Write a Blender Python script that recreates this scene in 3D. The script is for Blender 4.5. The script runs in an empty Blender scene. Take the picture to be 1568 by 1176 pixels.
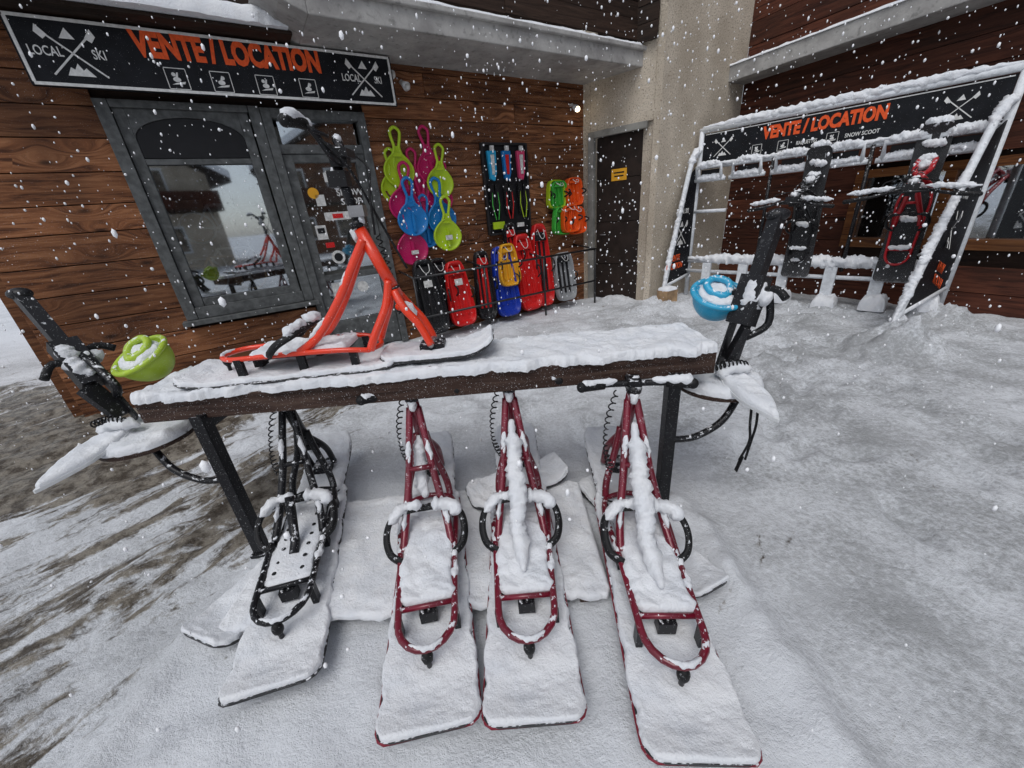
import bpy, bmesh, math, random
from mathutils import Vector, Matrix, noise
random.seed(7)
sc=bpy.context.scene
V=Vector
sin,cos,pi=math.sin,math.cos,math.pi

# ------------------------------------------------------------------ materials
MATS={}
def newmat(name):
    m=bpy.data.materials.new(name); m.use_nodes=True
    nt=m.node_tree
    for n in list(nt.nodes): nt.nodes.remove(n)
    o=nt.nodes.new('ShaderNodeOutputMaterial'); b=nt.nodes.new('ShaderNodeBsdfPrincipled')
    nt.links.new(b.outputs[0],o.inputs[0]); MATS[name]=m
    return m,nt,b
def mth(nt,op,a,b=None,c=None,clamp=False):
    n=nt.nodes.new('ShaderNodeMath'); n.operation=op; n.use_clamp=clamp
    for i,x in enumerate((a,b,c)):
        if x is None: continue
        if isinstance(x,(int,float)): n.inputs[i].default_value=x
        else: nt.links.new(x,n.inputs[i])
    return n.outputs[0]
def ns(nt,vec,scale,detail=3,rough=.55,dist=0):
    n=nt.nodes.new('ShaderNodeTexNoise'); n.inputs['Scale'].default_value=scale; n.inputs['Detail'].default_value=detail
    n.inputs['Roughness'].default_value=rough; n.inputs['Distortion'].default_value=dist
    nt.links.new(vec,n.inputs['Vector']); return n.outputs[0]
def rng(nt,x,a,b,c=0.0,d=1.0):
    n=nt.nodes.new('ShaderNodeMapRange'); n.interpolation_type='SMOOTHSTEP'
    nt.links.new(x,n.inputs[0])
    for i,v in zip((1,2,3,4),(a,b,c,d)): n.inputs[i].default_value=v
    return n.outputs[0]
def mix(nt,f,a,b,mode='MIX'):
    n=nt.nodes.new('ShaderNodeMix'); n.data_type='RGBA'; n.blend_type=mode
    for i,x in ((0,f),(6,a),(7,b)):
        if isinstance(x,(int,float)): n.inputs[i].default_value=x
        elif isinstance(x,(tuple,list)): n.inputs[i].default_value=(x[0],x[1],x[2],1)
        else: nt.links.new(x,n.inputs[i])
    return n.outputs[2]
def coord(nt): return nt.nodes.new('ShaderNodeTexCoord').outputs['Object']
def mapv(nt,v,sc3,loc=(0,0,0)):
    n=nt.nodes.new('ShaderNodeMapping'); n.inputs['Scale'].default_value=sc3; n.inputs['Location'].default_value=loc
    nt.links.new(v,n.inputs[0]); return n.outputs[0]
def bump(nt,b,h,st,dist=.01):
    n=nt.nodes.new('ShaderNodeBump'); n.inputs['Strength'].default_value=st; n.inputs['Distance'].default_value=dist
    nt.links.new(h,n.inputs['Height']); nt.links.new(n.outputs[0],b.inputs['Normal'])
SNOWC=(.82,.84,.875)
def dustfac(nt,co,amt):
    g=nt.nodes.new('ShaderNodeNewGeometry'); s=nt.nodes.new('ShaderNodeSeparateXYZ'); nt.links.new(g.outputs['Normal'],s.inputs[0])
    top=rng(nt,s.outputs[2],.25,.8)
    n1=ns(nt,co,38,4,.65); t=mth(nt,'MULTIPLY',top,rng(nt,n1,.68-.36*amt,.74-.36*amt))
    n2=ns(nt,co,260,1); sp=rng(nt,n2,.74-.05*amt,.77-.05*amt)
    return mth(nt,'MAXIMUM',t,sp,clamp=True)
def pm(name,col,rough=.5,metal=0.,var=.15,vs=7,dust=0.,bmp=0.,bs=80,coat=0.,spec=.5):
    m,nt,b=newmat(name); co=coord(nt)
    n=ns(nt,co,vs,3); c=mix(nt,rng(nt,n,.3,.7),[x*(1-var) for x in col],[min(1,x*(1+var)) for x in col])
    if dust>0:
        df=dustfac(nt,co,dust); c=mix(nt,df,c,SNOWC)
        r=mth(nt,'MULTIPLY_ADD',df,.7-rough,rough); nt.links.new(r,b.inputs['Roughness'])
    else: b.inputs['Roughness'].default_value=rough
    nt.links.new(c,b.inputs['Base Color']); b.inputs['Metallic'].default_value=metal
    b.inputs['Coat Weight'].default_value=coat; b.inputs['Specular IOR Level'].default_value=spec
    if bmp>0: bump(nt,b,ns(nt,co,bs,3,.6),bmp)
    return m
# snow
m,nt,b=newmat('snow'); co=coord(nt)
n=ns(nt,co,9,3); c=mix(nt,rng(nt,n,.35,.65),(.83,.855,.895),(.90,.915,.94))
nt.links.new(c,b.inputs['Base Color']); b.inputs['Roughness'].default_value=.8; b.inputs['Specular IOR Level'].default_value=.15
bump(nt,b,ns(nt,co,60,5,.78),.8,.014)
pm('flake',(.93,.94,.96),.8,var=.02)
# ground
m,nt,b=newmat('ground'); co=coord(nt)
a=nt.nodes.new('ShaderNodeVertexColor'); a.layer_name='mask'; sp=nt.nodes.new('ShaderNodeSeparateColor'); nt.links.new(a.outputs[0],sp.inputs[0])
slush,comp=sp.outputs[0],sp.outputs[1]
c0=(.82,.845,.885)
grain=ns(nt,co,34,5,.8); big=ns(nt,co,1.5,4,.6)
gf=rng(nt,mth(nt,'MULTIPLY_ADD',big,.8,mth(nt,'MULTIPLY',grain,.85)),.64,1.0)
c1=mix(nt,gf,(.76,.785,.82),(.37,.38,.39))
c2=mix(nt,comp,c0,c1)
rot=nt.nodes.new('ShaderNodeMapping'); rot.inputs['Rotation'].default_value=(0,0,-math.radians(52)); nt.links.new(co,rot.inputs[0])
st=mapv(nt,rot.outputs[0],(1.0,3.6,1)); stn=ns(nt,st,1.4,6,.66,1.1)
sf0=mth(nt,'ADD',slush,mth(nt,'MULTIPLY',mth(nt,'SUBTRACT',stn,.5),2.3))
sf=rng(nt,mth(nt,'ADD',sf0,mth(nt,'MULTIPLY',mth(nt,'SUBTRACT',grain,.5),.6)),.38,.66)
cs=mix(nt,rng(nt,ns(nt,co,9,5,.72),.38,.62),(.075,.060,.045),(.29,.26,.215))
c3=mix(nt,sf,c2,cs); nt.links.new(c3,b.inputs['Base Color'])
nt.links.new(mth(nt,'MULTIPLY_ADD',sf,-.55,.8),b.inputs['Roughness']); b.inputs['Specular IOR Level'].default_value=.28
hh=mth(nt,'ADD',grain,mth(nt,'MULTIPLY',stn,mth(nt,'MULTIPLY',slush,2.4)))
bump(nt,b,hh,.8,.024)
# wood boards
def woodmat(name,dark,mid,light,knots=.5,dust=0,rough=.7,spec=.25):
    m,nt,b=newmat(name); co=coord(nt)
    at=nt.nodes.new('ShaderNodeAttribute'); at.attribute_name='rnd'; r=at.outputs['Fac']
    off=nt.nodes.new('ShaderNodeCombineXYZ'); nt.links.new(mth(nt,'MULTIPLY',r,37.),off.inputs[0]); nt.links.new(mth(nt,'MULTIPLY',r,11.),off.inputs[1])
    add=nt.nodes.new('ShaderNodeVectorMath'); add.operation='ADD'; nt.links.new(co,add.inputs[0]); nt.links.new(off.outputs[0],add.inputs[1])
    vo=nt.nodes.new('ShaderNodeTexVoronoi'); vo.inputs['Scale'].default_value=1.0; nt.links.new(mapv(nt,add.outputs[0],(1.7,1.0,4.4)),vo.inputs['Vector'])
    scol=nt.nodes.new('ShaderNodeSeparateColor'); nt.links.new(vo.outputs['Color'],scol.inputs[0])
    isk=mth(nt,'LESS_THAN',scol.outputs[0],knots)
    kn=mth(nt,'MULTIPLY',rng(nt,vo.outputs['Distance'],.05,.15,1,0),isk)
    ring=mth(nt,'MULTIPLY',rng(nt,vo.outputs['Distance'],.05,.5,1,0),isk)
    disp=nt.nodes.new('ShaderNodeCombineXYZ'); nt.links.new(ring,disp.inputs[2])
    add2=nt.nodes.new('ShaderNodeVectorMath'); add2.operation='ADD'; nt.links.new(mapv(nt,add.outputs[0],(.8,3,11)),add2.inputs[0]); nt.links.new(disp.outputs[0],add2.inputs[1])
    g=ns(nt,add2.outputs[0],2.4,6,.66,.6)
    cr=nt.nodes.new('ShaderNodeValToRGB'); e=cr.color_ramp.elements
    e[0].position=.36; e[0].color=(*dark,1); e[1].position=.66; e[1].color=(*light,1); x=e.new(.49); x.color=(*mid,1)
    nt.links.new(g,cr.inputs[0])
    c=mix(nt,mth(nt,'MULTIPLY',kn,.9),cr.outputs[0],[x*.25 for x in dark])
    hs=nt.nodes.new('ShaderNodeHueSaturation'); nt.links.new(c,hs.inputs['Color']); nt.links.new(mth(nt,'MULTIPLY_ADD',r,.65,.66),hs.inputs['Value'])
    c=hs.outputs[0]
    big=ns(nt,co,.9,3); c=mix(nt,rng(nt,big,.4,.7,0,.5),c,(0.035,.017,.011))
    if dust>0: c=mix(nt,dustfac(nt,co,dust),c,SNOWC)
    nt.links.new(c,b.inputs['Base Color']); b.inputs['Roughness'].default_value=rough; b.inputs['Specular IOR Level'].default_value=spec
    bump(nt,b,g,.6,.01)
woodmat('wood_wall',(.075,.028,.013),(.225,.087,.036),(.38,.170,.078),.6,dust=.02)
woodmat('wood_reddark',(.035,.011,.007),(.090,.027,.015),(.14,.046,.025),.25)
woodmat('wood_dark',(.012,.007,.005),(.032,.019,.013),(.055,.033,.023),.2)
woodmat('wood_table',(.022,.012,.009),(.06,.034,.026),(.13,.085,.065),.2,dust=.5)
woodmat('wood_frame',(.12,.04,.015),(.27,.10,.03),(.40,.17,.06),.1,rough=.5)
# plaster
m,nt,b=newmat('plaster'); co=coord(nt)
c=mix(nt,rng(nt,ns(nt,co,1.3,4),.35,.65),(.50,.43,.34),(.68,.60,.49)); c=mix(nt,rng(nt,ns(nt,co,45,3,.7),.52,.66),c,(.28,.23,.17))
nt.links.new(c,b.inputs['Base Color']); b.inputs['Roughness'].default_value=.9; bump(nt,b,ns(nt,co,48,3,.7),.9,.025)
m,nt,b=newmat('concrete'); co=coord(nt)
c=mix(nt,rng(nt,ns(nt,co,2.5,5,.65),.3,.7),(.27,.26,.25),(.46,.45,.43)); c=mix(nt,rng(nt,ns(nt,co,16,3),.55,.75,0,.5),c,(.12,.12,.11))
nt.links.new(c,b.inputs['Base Color']); b.inputs['Roughness'].default_value=.85; bump(nt,b,ns(nt,co,40,3,.6),.4)
pm('black_metal',(.010,.010,.012),.4,.2,dust=.35,spec=.35)
pm('black_rubber',(.008,.008,.009),.6,dust=.25,spec=.3)
pm('black_plastic',(.011,.011,.013),.45,dust=.2,spec=.35)
pm('black_clean',(.010,.010,.012),.5,spec=.3)
pm('rail_metal',(.03,.03,.032),.4,.4)
pm('steel',(.35,.35,.36),.35,.8,dust=.3)
pm('paint_orange_red',(.80,.045,.010),.3,.0,.06,dust=.03,coat=.4)
pm('paint_maroon',(.155,.004,.018),.32,.1,.2,dust=.28,coat=.4)
pm('paint_red_bike',(.42,.008,.015),.35,.1,.15,dust=.3)
pm('board_black',(.02,.02,.022),.5,dust=.5)
pm('board_edge_red',(.19,.007,.022),.5,dust=.3)
pm('white_plastic',(.74,.76,.77),.5)
pm('frame_white',(.70,.73,.76),.55,var=.12,vs=20,dust=.9,bmp=.6,bs=40)
pm('sign_black',(.009,.010,.013),.6,var=.3,dust=.03,spec=.2)
pm('sign_white',(.72,.72,.70),.5,var=.12,vs=30)
pm('sign_orange',(.82,.11,.028),.6,var=.12,vs=30,spec=.2)
pm('grey_frame',(.10,.105,.105),.65,var=.3,vs=14,bmp=.2,spec=.3)
pm('grey_trim',(.24,.235,.215),.85,var=.2,bmp=.3)
pm('door_dark',(.022,.014,.011),.6,var=.3,spec=.25)
pm('sticker',(.62,.62,.60),.5,var=.2,vs=25)
pm('interior',(.16,.13,.10),.8,var=.6,vs=3)
pm('warm_item',(.40,.26,.14),.7,var=.4,vs=5)
for nm,c in dict(lime=(.42,.60,.02),magenta=(.50,.01,.11),blue=(.01,.19,.52),navy=(.01,.04,.38),yellow=(.78,.38,.02),red=(.62,.014,.014),green=(.05,.42,.05),orange=(.82,.10,.01),cyan=(.03,.38,.66),pink=(.65,.06,.16),greyp=(.30,.31,.32)).items():
    pm('pl_'+nm,c,.35,0,.08,dust=.05,spec=.4)
pm('pl_limes',(.40,.56,.04),.35,0,.08,dust=.35); pm('pl_cyans',(.03,.36,.58),.35,0,.08,dust=.4)
m,nt,b=newmat('glass_window')
tr=nt.nodes.new('ShaderNodeBsdfTransparent'); gl=nt.nodes.new('ShaderNodeBsdfGlossy'); gl.inputs['Roughness'].default_value=.03
gl.inputs[0].default_value=(.9,.95,1,1)
ms=nt.nodes.new('ShaderNodeMixShader'); ms.inputs[0].default_value=.36; tr.inputs[0].default_value=(.8,.82,.82,1)
nt.links.new(tr.outputs[0],ms.inputs[1]); nt.links.new(gl.outputs[0],ms.inputs[2])
nt.links.new(ms.outputs[0],[n for n in nt.nodes if n.type=='OUTPUT_MATERIAL'][0].inputs[0])
m,nt,b=newmat('lamp_glow'); b.inputs['Emission Color'].default_value=(1,.8,.5,1); b.inputs['Emission Strength'].default_value=14

# ------------------------------------------------------------------ mesh builder
def I(): return Matrix.Identity(4)
def RX(a): return Matrix.Rotation(a,4,'X')
def RY(a): return Matrix.Rotation(a,4,'Y')
def RZ(a): return Matrix.Rotation(a,4,'Z')
def T(x,y,z): return Matrix.Translation((x,y,z))
def cr(pts,n=6,closed=False):
    P=[V(p) for p in pts]; out=[]; N=len(P)
    rngi=range(N if closed else N-1)
    for i in rngi:
        if closed: a,b,c,d=P[(i-1)%N],P[i],P[(i+1)%N],P[(i+2)%N]
        else: a,b,c,d=P[max(i-1,0)],P[i],P[i+1],P[min(i+2,N-1)]
        for k in range(n):
            t=k/n; out.append(.5*((2*b)+(c-a)*t+(2*a-5*b+4*c-d)*t*t+(3*b-a-3*c+d)*t**3))
    if not closed: out.append(P[-1])
    return out
class MB:
    def __init__(s): s.v=[];s.f=[];s.m=[];s.s=[];s.r=[];s.M=I();s.rn=0.
    def add(s,vs,fs,mat,smooth=False):
        o=len(s.v); s.v+= [s.M@V(x) for x in vs]
        for f in fs: s.f.append([i+o for i in f]); s.m.append(mat); s.s.append(smooth); s.r.append(s.rn)
    def box(s,c,d,mat,M=None):
        M=M or I(); x,y,z=d[0]/2,d[1]/2,d[2]/2
        vs=[T(*c)@M@V((i*x,j*y,k*z)) for i in(-1,1) for j in(-1,1) for k in(-1,1)]
        s.add(vs,[(0,1,3,2),(4,6,7,5),(0,4,5,1),(2,3,7,6),(0,2,6,4),(1,5,7,3)],mat)
    def beam(s,a,b,w,h,mat,up=(0,0,1)):
        a,b=V(a),V(b); z=(b-a); L=z.length; z.normalize(); x=V(up).cross(z)
        if x.length<1e-3: x=V((1,0,0))
        x.normalize(); y=z.cross(x); M=Matrix((x,y,z)).transposed().to_4x4()
        s.box((a+b)/2,(w,h,L),mat,M)
    def prism(s,pts,y0,y1,mat):
        n=len(pts); vs=[(p[0],y0,p[1]) for p in pts]+[(p[0],y1,p[1]) for p in pts]
        ar=sum(pts[i][0]*pts[(i+1)%n][1]-pts[(i+1)%n][0]*pts[i][1] for i in range(n))
        f=list(range(n)); 
        if ar<0: f=f[::-1]
        fs=[f,[i+n for i in f[::-1]]]
        for i in range(n):
            a,b=f[i],f[(i+1)%n]; fs.append((b,a,a+n,b+n))
        s.add(vs,fs,mat)
    def tube(s,pts,r,mat,seg=10,closed=False,nz=0.,rf=None,sy=1.):
        P=[V(p) for p in pts]; N=len(P); vs=[];fs=[]
        def tan(i):
            if closed: t=P[(i+1)%N]-P[(i-1)%N]
            else: t=P[min(i+1,N-1)]-P[max(i-1,0)]
            return t.normalized() if t.length>1e-9 else V((0,0,1))
        t=tan(0); u=t.cross(V((0,0,1))); 
        if u.length<.05: u=t.cross(V((1,0,0)))
        u.normalize()
        for i in range(N):
            t=tan(i); u=(u-t*u.dot(t)); u.normalize(); w=t.cross(u)
            rr=r if rf is None else r*rf(i/(N-1))
            for k in range(seg):
                a=2*pi*k/seg; q=(u*cos(a)+w*sin(a)*sy)*rr
                if nz: q*=1+nz*(noise.noise((P[i]+q)*18)*1.3+.9*noise.noise((P[i]+q)*55)+.7*noise.noise((P[i]+q)*120))
                vs.append(P[i]+q)
        for i in range(N if closed else N-1):
            j=(i+1)%N
            for k in range(seg):
                l=(k+1)%seg; fs.append((i*seg+k,i*seg+l,j*seg+l,j*seg+k))
        if not closed: fs.append(tuple(range(seg))[::-1]); fs.append(tuple((N-1)*seg+k for k in range(seg)))
        s.add(vs,fs,mat,True)
    def snowtube(s,pts,r,mat='snow',lift=.6,nz=.42,step=.008):
        Q=cr(pts,8) if len(pts)<12 else [V(p) for p in pts]
        P=[Q[0]]
        for a,b in zip(Q[:-1],Q[1:]):
            k=max(1,int((b-a).length/step)); P+=[a.lerp(b,(j+1)/k) for j in range(k)]
        s.tube([p+V((0,0,r*lift)) for p in P],r,mat,14,nz=nz,rf=lambda u:.25+.8*min(1,6*u,6*(1-u)))
    def loft(s,L,wf,h,mat,z0=lambda x:0.,nu=24,nv=8,snow=False,nz=0.,fr=9.,rim=None,ey=0.):
        rim=rim or h
        us=[.5-.5*cos(pi*i/nu) for i in range(nu+1)]; vsn=[sin(pi/2*(-1+2*j/nv)) for j in range(nv+1)]
        top=[];bot=[]
        for u in us:
            x=u*L; w=max(wf(x),1e-3)
            for t in vsn:
                y=t*w
                if ey: y+=ey*(noise.noise(s.M@V((x,t*.2,5.))*14)+.7*noise.noise(s.M@V((x,t*.2,9.))*45))*abs(t)
                zb=z0(x)
                if snow:
                    d=min((1-abs(t))*w,x,L-x); q=min(1,d/rim); hh=h*(.12+.88*math.sqrt(max(0,1-(1-q)**2)))
                    pw=s.M@V((x,y,0)); hh+=nz*(noise.noise(pw*fr)+.6*noise.noise(pw*fr*2.7)+.45*noise.noise(pw*fr*6))*q
                else: hh=h
                top.append((x,y,zb+hh)); bot.append((x,y,zb))
        n=nv+1; N=len(top); fs=[]; fe=[]
        for i in range(nu):
            for j in range(nv):
                a=i*n+j; fs.append((a,a+n,a+n+1,a+1)); fs.append((a+N,a+N+1,a+N+n+1,a+N+n))
        per=[j for j in range(n)]+[i*n+nv for i in range(1,nu+1)]+[nu*n+j for j in range(nv-1,-1,-1)]+[i*n for i in range(nu-1,0,-1)]
        for k in range(len(per)):
            a,b=per[k],per[(k+1)%len(per)]; fe.append((a,b,b+N,a+N))
        s.add(top+bot,fs,mat,snow); s.add(top+bot,fe,mat,snow)
    def dish(s,out,rings,mat,c=(0,0)):
        n=len(out); vs=[];fs=[]
        for sc_,y in rings:
            for p in out: vs.append((c[0]+(p[0]-c[0])*sc_,y,c[1]+(p[1]-c[1])*sc_))
        for i in range(len(rings)-1):
            for k in range(n):
                l=(k+1)%n; fs.append((i*n+k,i*n+l,(i+1)*n+l,(i+1)*n+k))
        fs.append(tuple((len(rings)-1)*n+k for k in range(n)))
        s.add(vs,fs,mat,True)
    def blob(s,c,r,mat,seg=16,rg=10,half=False,nz=0.):
        vs=[];fs=[]
        for i in range(rg+1):
            a=pi*i/rg*(0.5 if half else 1)
            for k in range(seg):
                b=2*pi*k/seg; q=V((sin(a)*cos(b),sin(a)*sin(b),cos(a)))
                if nz: q*=1+nz*(noise.noise(q*2+V(c)*7)+.5*noise.noise(q*6+V(c)*7))
                vs.append((c[0]+q.x*r[0],c[1]+q.y*r[1],c[2]+q.z*r[2]))
        for i in range(rg):
            for k in range(seg):
                l=(k+1)%seg; fs.append((i*seg+k,(i+1)*seg+k,(i+1)*seg+l,i*seg+l))
        if half: fs.append([rg*seg+k for k in range(seg)])
        s.add(vs,fs,mat,True)
def rw(W,L,r,W2=None):
    def f(x):
        t=x/L; w=W+(((W2 if W2 else W)-W)*t); d=min(x,L-x)
        if d<r: w-= r-math.sqrt(max(0,r*r-(r-d)**2))
        return w
    return f
def make(name,mb,M=None,parent=None,bevel=0.):
    me=bpy.data.meshes.new(name); me.from_pydata([tuple(v) for v in mb.v],[],mb.f)
    keys=[]; 
    for k in mb.m:
        if k not in keys: keys.append(k)
    for k in keys: me.materials.append(MATS[k])
    ix={k:i for i,k in enumerate(keys)}
    me.polygons.foreach_set('material_index',[ix[k] for k in mb.m]); me.polygons.foreach_set('use_smooth',mb.s)
    at=me.attributes.new('rnd','FLOAT','FACE'); at.data.foreach_set('value',mb.r)
    bm=bmesh.new(); bm.from_mesh(me); bmesh.ops.recalc_face_normals(bm,faces=bm.faces); bm.to_mesh(me); bm.free()
    me.update()
    ob=bpy.data.objects.new(name,me); sc.collection.objects.link(ob)
    if M is not None: ob.matrix_world=M
    if parent: setpar(ob,parent)
    if bevel:
        b=ob.modifiers.new('b','BEVEL'); b.width=bevel; b.segments=2; b.limit_method='ANGLE'; b.angle_limit=math.radians(50)
    return ob
def setpar(ob,parent):
    ob.parent=parent; ob.matrix_parent_inverse=Matrix.Translation(-parent.location)
def grp(name,loc):
    e=bpy.data.objects.new(name,None); e.location=loc; e.empty_display_size=.2; sc.collection.objects.link(e); return e
def text(name,body,size,M,mat,parent=None,xs=1.,bold=.0,ext=.003,align='CENTER'):
    cu=bpy.data.curves.new(name,'FONT'); cu.body=body; cu.size=size; cu.extrude=ext; cu.offset=bold; cu.align_x=align; cu.align_y='CENTER'; cu.resolution_u=3
    o=bpy.data.objects.new(name,cu); sc.collection.objects.link(o)
    dg=bpy.context.evaluated_depsgraph_get(); me=bpy.data.meshes.new_from_object(o.evaluated_get(dg))
    sc.collection.objects.unlink(o); bpy.data.objects.remove(o)
    me.materials.clear(); me.materials.append(MATS[mat])
    ob=bpy.data.objects.new(name,me); sc.collection.objects.link(ob); ob.matrix_world=M@RX(pi/2)@Matrix.Diagonal((xs,1,1,1))
    if parent: setpar(ob,parent)
    return ob
def frame(A,B,z=0):
    e=V((B[0]-A[0],B[1]-A[1],0)).normalized(); into=V((-e.y,e.x,0))
    M=Matrix((e,into,V((0,0,1)))).transposed().to_4x4(); return T(A[0],A[1],z)@M
W0=(-4.46,3.68);CC=(1.50,7.33);EE=(2.45,6.50);DD=(4.2,7.57);FF=(5.75,4.4);K0=(3.25,6.85);K1=(5.26,4.48)
MW=frame(W0,CC); MR=frame(CC,EE); MS=frame(EE,DD); MF=frame(DD,FF); MK=frame(K0,K1)

# ------------------------------------------------------------------ ground
def axis(a,b,st,far):
    xs=[a+st*i for i in range(int((b-a)/st)+1)]; d=st; lo=[];x=a
    while x>-far: d*=1.35; x-=d; lo.append(x)
    hi=[];d=st;x=xs[-1]
    while x<far: d*=1.35; x+=d; hi.append(x)
    return lo[::-1]+xs+hi
XS=axis(-5.0,6.2,.030,400); YS=axis(-.1,7.4,.030,400)
def ss(a,b,x):
    t=max(0,min(1,(x-a)/(b-a))); return t*t*(3-2*t)
ta=math.radians(52); td=V((cos(ta),sin(ta))); tn=V((-sin(ta),cos(ta)))
rf_=random.Random(11)
FEET=[]
for (sx_,sy_,ang_,n_) in ((1.5,5.6,-1.0,9),(2.2,5.8,-1.35,10),(3.6,4.9,-2.2,11),(4.6,3.4,2.7,9),(-1.4,4.4,-.25,11),(.9,5.0,-2.9,9),(-.6,3.2,.15,10),(1.8,2.2,.7,8),(2.9,1.5,1.3,8)):
    for k in range(n_):
        d=.34*k; s_=(.10 if k%2 else -.10); FEET.append((sx_+cos(ang_)*d-sin(ang_)*s_+rf_.uniform(-.05,.05),sy_+sin(ang_)*d+cos(ang_)*s_+rf_.uniform(-.05,.05),ang_+rf_.uniform(-.25,.25)))
FEET+=[(rf_.uniform(1.3,5),rf_.uniform(1.4,5.6),rf_.uniform(0,pi)) for _ in range(25)]+[(rf_.uniform(-1.6,1.4),rf_.uniform(2.3,5.2),rf_.uniform(0,pi)) for _ in range(20)]
FG={}
for f_ in FEET: FG.setdefault((math.floor(f_[0]/.5),math.floor(f_[1]/.5)),[]).append(f_)
def gfun(x,y):
    n1=noise.noise(V((x*.9,y*.9,0))); n2=noise.noise(V((x*4,y*4,3))); n3=noise.noise(V((x*11,y*11,6))); n4=noise.noise(V((x*23,y*23,2)))
    a=x*td.x+y*td.y; c=x*tn.x+y*tn.y
    rut=noise.noise(V((a*.35,c*3.2,9)))+.5*noise.noise(V((a*.8,c*8,2)))
    left=ss(-1.15,-1.75,x+.22*noise.noise(V((y*1.5,0,4)))-.12*ss(1.2,.6,y))*ss(6.5,4.,y)
    mound=ss(-1.62,-1.38,x+.1*n2)*ss(1.02,.82,x+.08*n2)*ss(2.6,1.9,y)
    ridge=math.exp(-((x-.92-.06*n2)/.07)**2)*ss(1.9,1.5,y)*.05*(1+.5*n3)+math.exp(-((x+1.5-.06*n2)/.08)**2)*ss(1.5,1.1,y)*.035
    h=.018*n1+.014*n2+.007*n3+.0035*n4+.05*left*rut+.012*left*max(0,n3+n4)+mound*(.035+.020*noise.noise(V((x*6,y*6,1))))*ss(.6,.9,y+.3)+ridge
    h+=ss(2.0,2.8,y)*(.022*noise.noise(V((x*2.6,y*5,8)))+.013*noise.noise(V((x*7,y*9,5))))
    fd=0
    for i in (-1,0,1):
        for j in (-1,0,1):
            for (fx,fy,fa) in FG.get((math.floor(x/.5)+i,math.floor(y/.5)+j),()):
                dx,dy=x-fx,y-fy; u=dx*cos(fa)+dy*sin(fa); v=-dx*sin(fa)+dy*cos(fa); q=(u/.15)**2+(v/.062)**2
                if q<6: fd+=math.exp(-q*q*.8)-.35*math.exp(-(q-2.2)**2*1.2)
    h-=.034*fd
    for (cx,cy,r,hh) in ((2.5,6.15,.45,.13),(4.0,3.62,.38,.30),(5.1,4.35,.45,.18),(4.2,5.2,.7,.07),(3.3,6.1,.5,.10),(.77,1.62,.18,.04),(2.0,6.9,.35,.05)):
        d2=((x-cx)**2+(y-cy)**2)/(r*r)
        if d2<9: h+=hh*math.exp(-d2*1.6)*(1+.6*n2+.4*n3+.2*n4)
    slush=left*(.44+.28*rut+.36*n1)
    slush+= .50*ss(-2.2,-2.8,x)*ss(1.9,2.5,y)*ss(5.5,3.8,y)
    slush+= .30*math.exp(-((x-1.5)**2/.15+(y-6.6)**2/.3))+.14*math.exp(-(((x-1.15)/.22)**2+((y-1.30)/.35)**2))
    slush+=.42*math.exp(-(((x+1.6)/.3)**2+((y-2.1)/.4)**2))+.06*max(0,fd)
    dd=abs((x-W0[0])*(-.5222)+(y-W0[1])*.8527+.15)
    slush+=.30*math.exp(-(dd/.25)**2)*ss(6.3,3,y)
    if left<.05: slush=min(slush,.36)
    comp=max(0,min(1,(1-mound)*(.52+.45*ss(1.0,1.6,x)+.35*n1+.25*n2)*ss(8.5,5.0,y)+.10+.4*max(0,fd)))
    return h,max(0,min(1,slush)) if slush>.04 else 0,comp
gv=[];gc=[]
for y in YS:
    for x in XS:
        if abs(x)<12 and -5<y<14: h,s_,c_=gfun(x,y)
        else: h,s_,c_=0,0,.4
        gv.append((x,y,h)); gc.append((s_,c_,0,1))
nx=len(XS); gf_=[(j*nx+i,j*nx+i+1,(j+1)*nx+i+1,(j+1)*nx+i) for j in range(len(YS)-1) for i in range(nx-1)]
me=bpy.data.meshes.new('ground'); me.from_pydata(gv,[],gf_); ca=me.color_attributes.new('mask','FLOAT_COLOR','POINT')
ca.data.foreach_set('color',[c for t in gc for c in t]); me.polygons.foreach_set('use_smooth',[True]*len(gf_)); me.materials.append(MATS['ground'])
go=bpy.data.objects.new('ground',me); sc.collection.objects.link(go)

# ------------------------------------------------------------------ chalet building
B=grp('wooden_chalet_building',(-4.46,3.68,0))
def boards(mb,s0,s1,z0,z1,hb,mat,holes=(),y=0.,thick=.03,gap=.008):
    z=z0
    while z<z1-1e-3:
        ze=min(z+hb*(1+.10*random.uniform(-1,1)),z1)
        if z1-ze<.05: ze=z1
        segs=[(s0,s1)]
        for (a,b,c,d) in holes:
            if c<ze-.02 and d>z+.02:
                ns_=[]
                for (p,q) in segs:
                    if b<=p or a>=q: ns_.append((p,q)); continue
                    if a>p: ns_.append((p,a))
                    if b<q: ns_.append((b,q))
                segs=ns_
        for (p,q) in segs:
            cuts=[p]
            if q-p>3.2: cuts.append(p+(q-p)*random.uniform(.35,.65))
            cuts.append(q)
            for k in range(len(cuts)-1):
                mb.rn=random.random()
                mb.box(((cuts[k]+cuts[k+1])/2,y+random.uniform(-.005,.005),(z+ze)/2),(cuts[k+1]-cuts[k]-.004,thick,ze-z-gap),mat)
        z=ze
    mb.rn=0
mb=MB(); holes=[(1.14,2.42,.80,2.80),(2.42,3.50,-.1,2.80)]
boards(mb,0,7.02,-.05,3.32,.26,'wood_wall',holes)
for a,b,c,d in ((0,1.14,-.1,3.3),(1.14,2.42,-.1,.8),(1.14,2.42,2.8,3.3),(2.42,3.5,2.8,3.3),(3.5,7.0,-.1,3.3)):
    mb.box(((a+b)/2,.13,(c+d)/2),(b-a,.2,d-c),'wood_dark')
make('wood_wall_front',mb,MW,B,.004)
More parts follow.
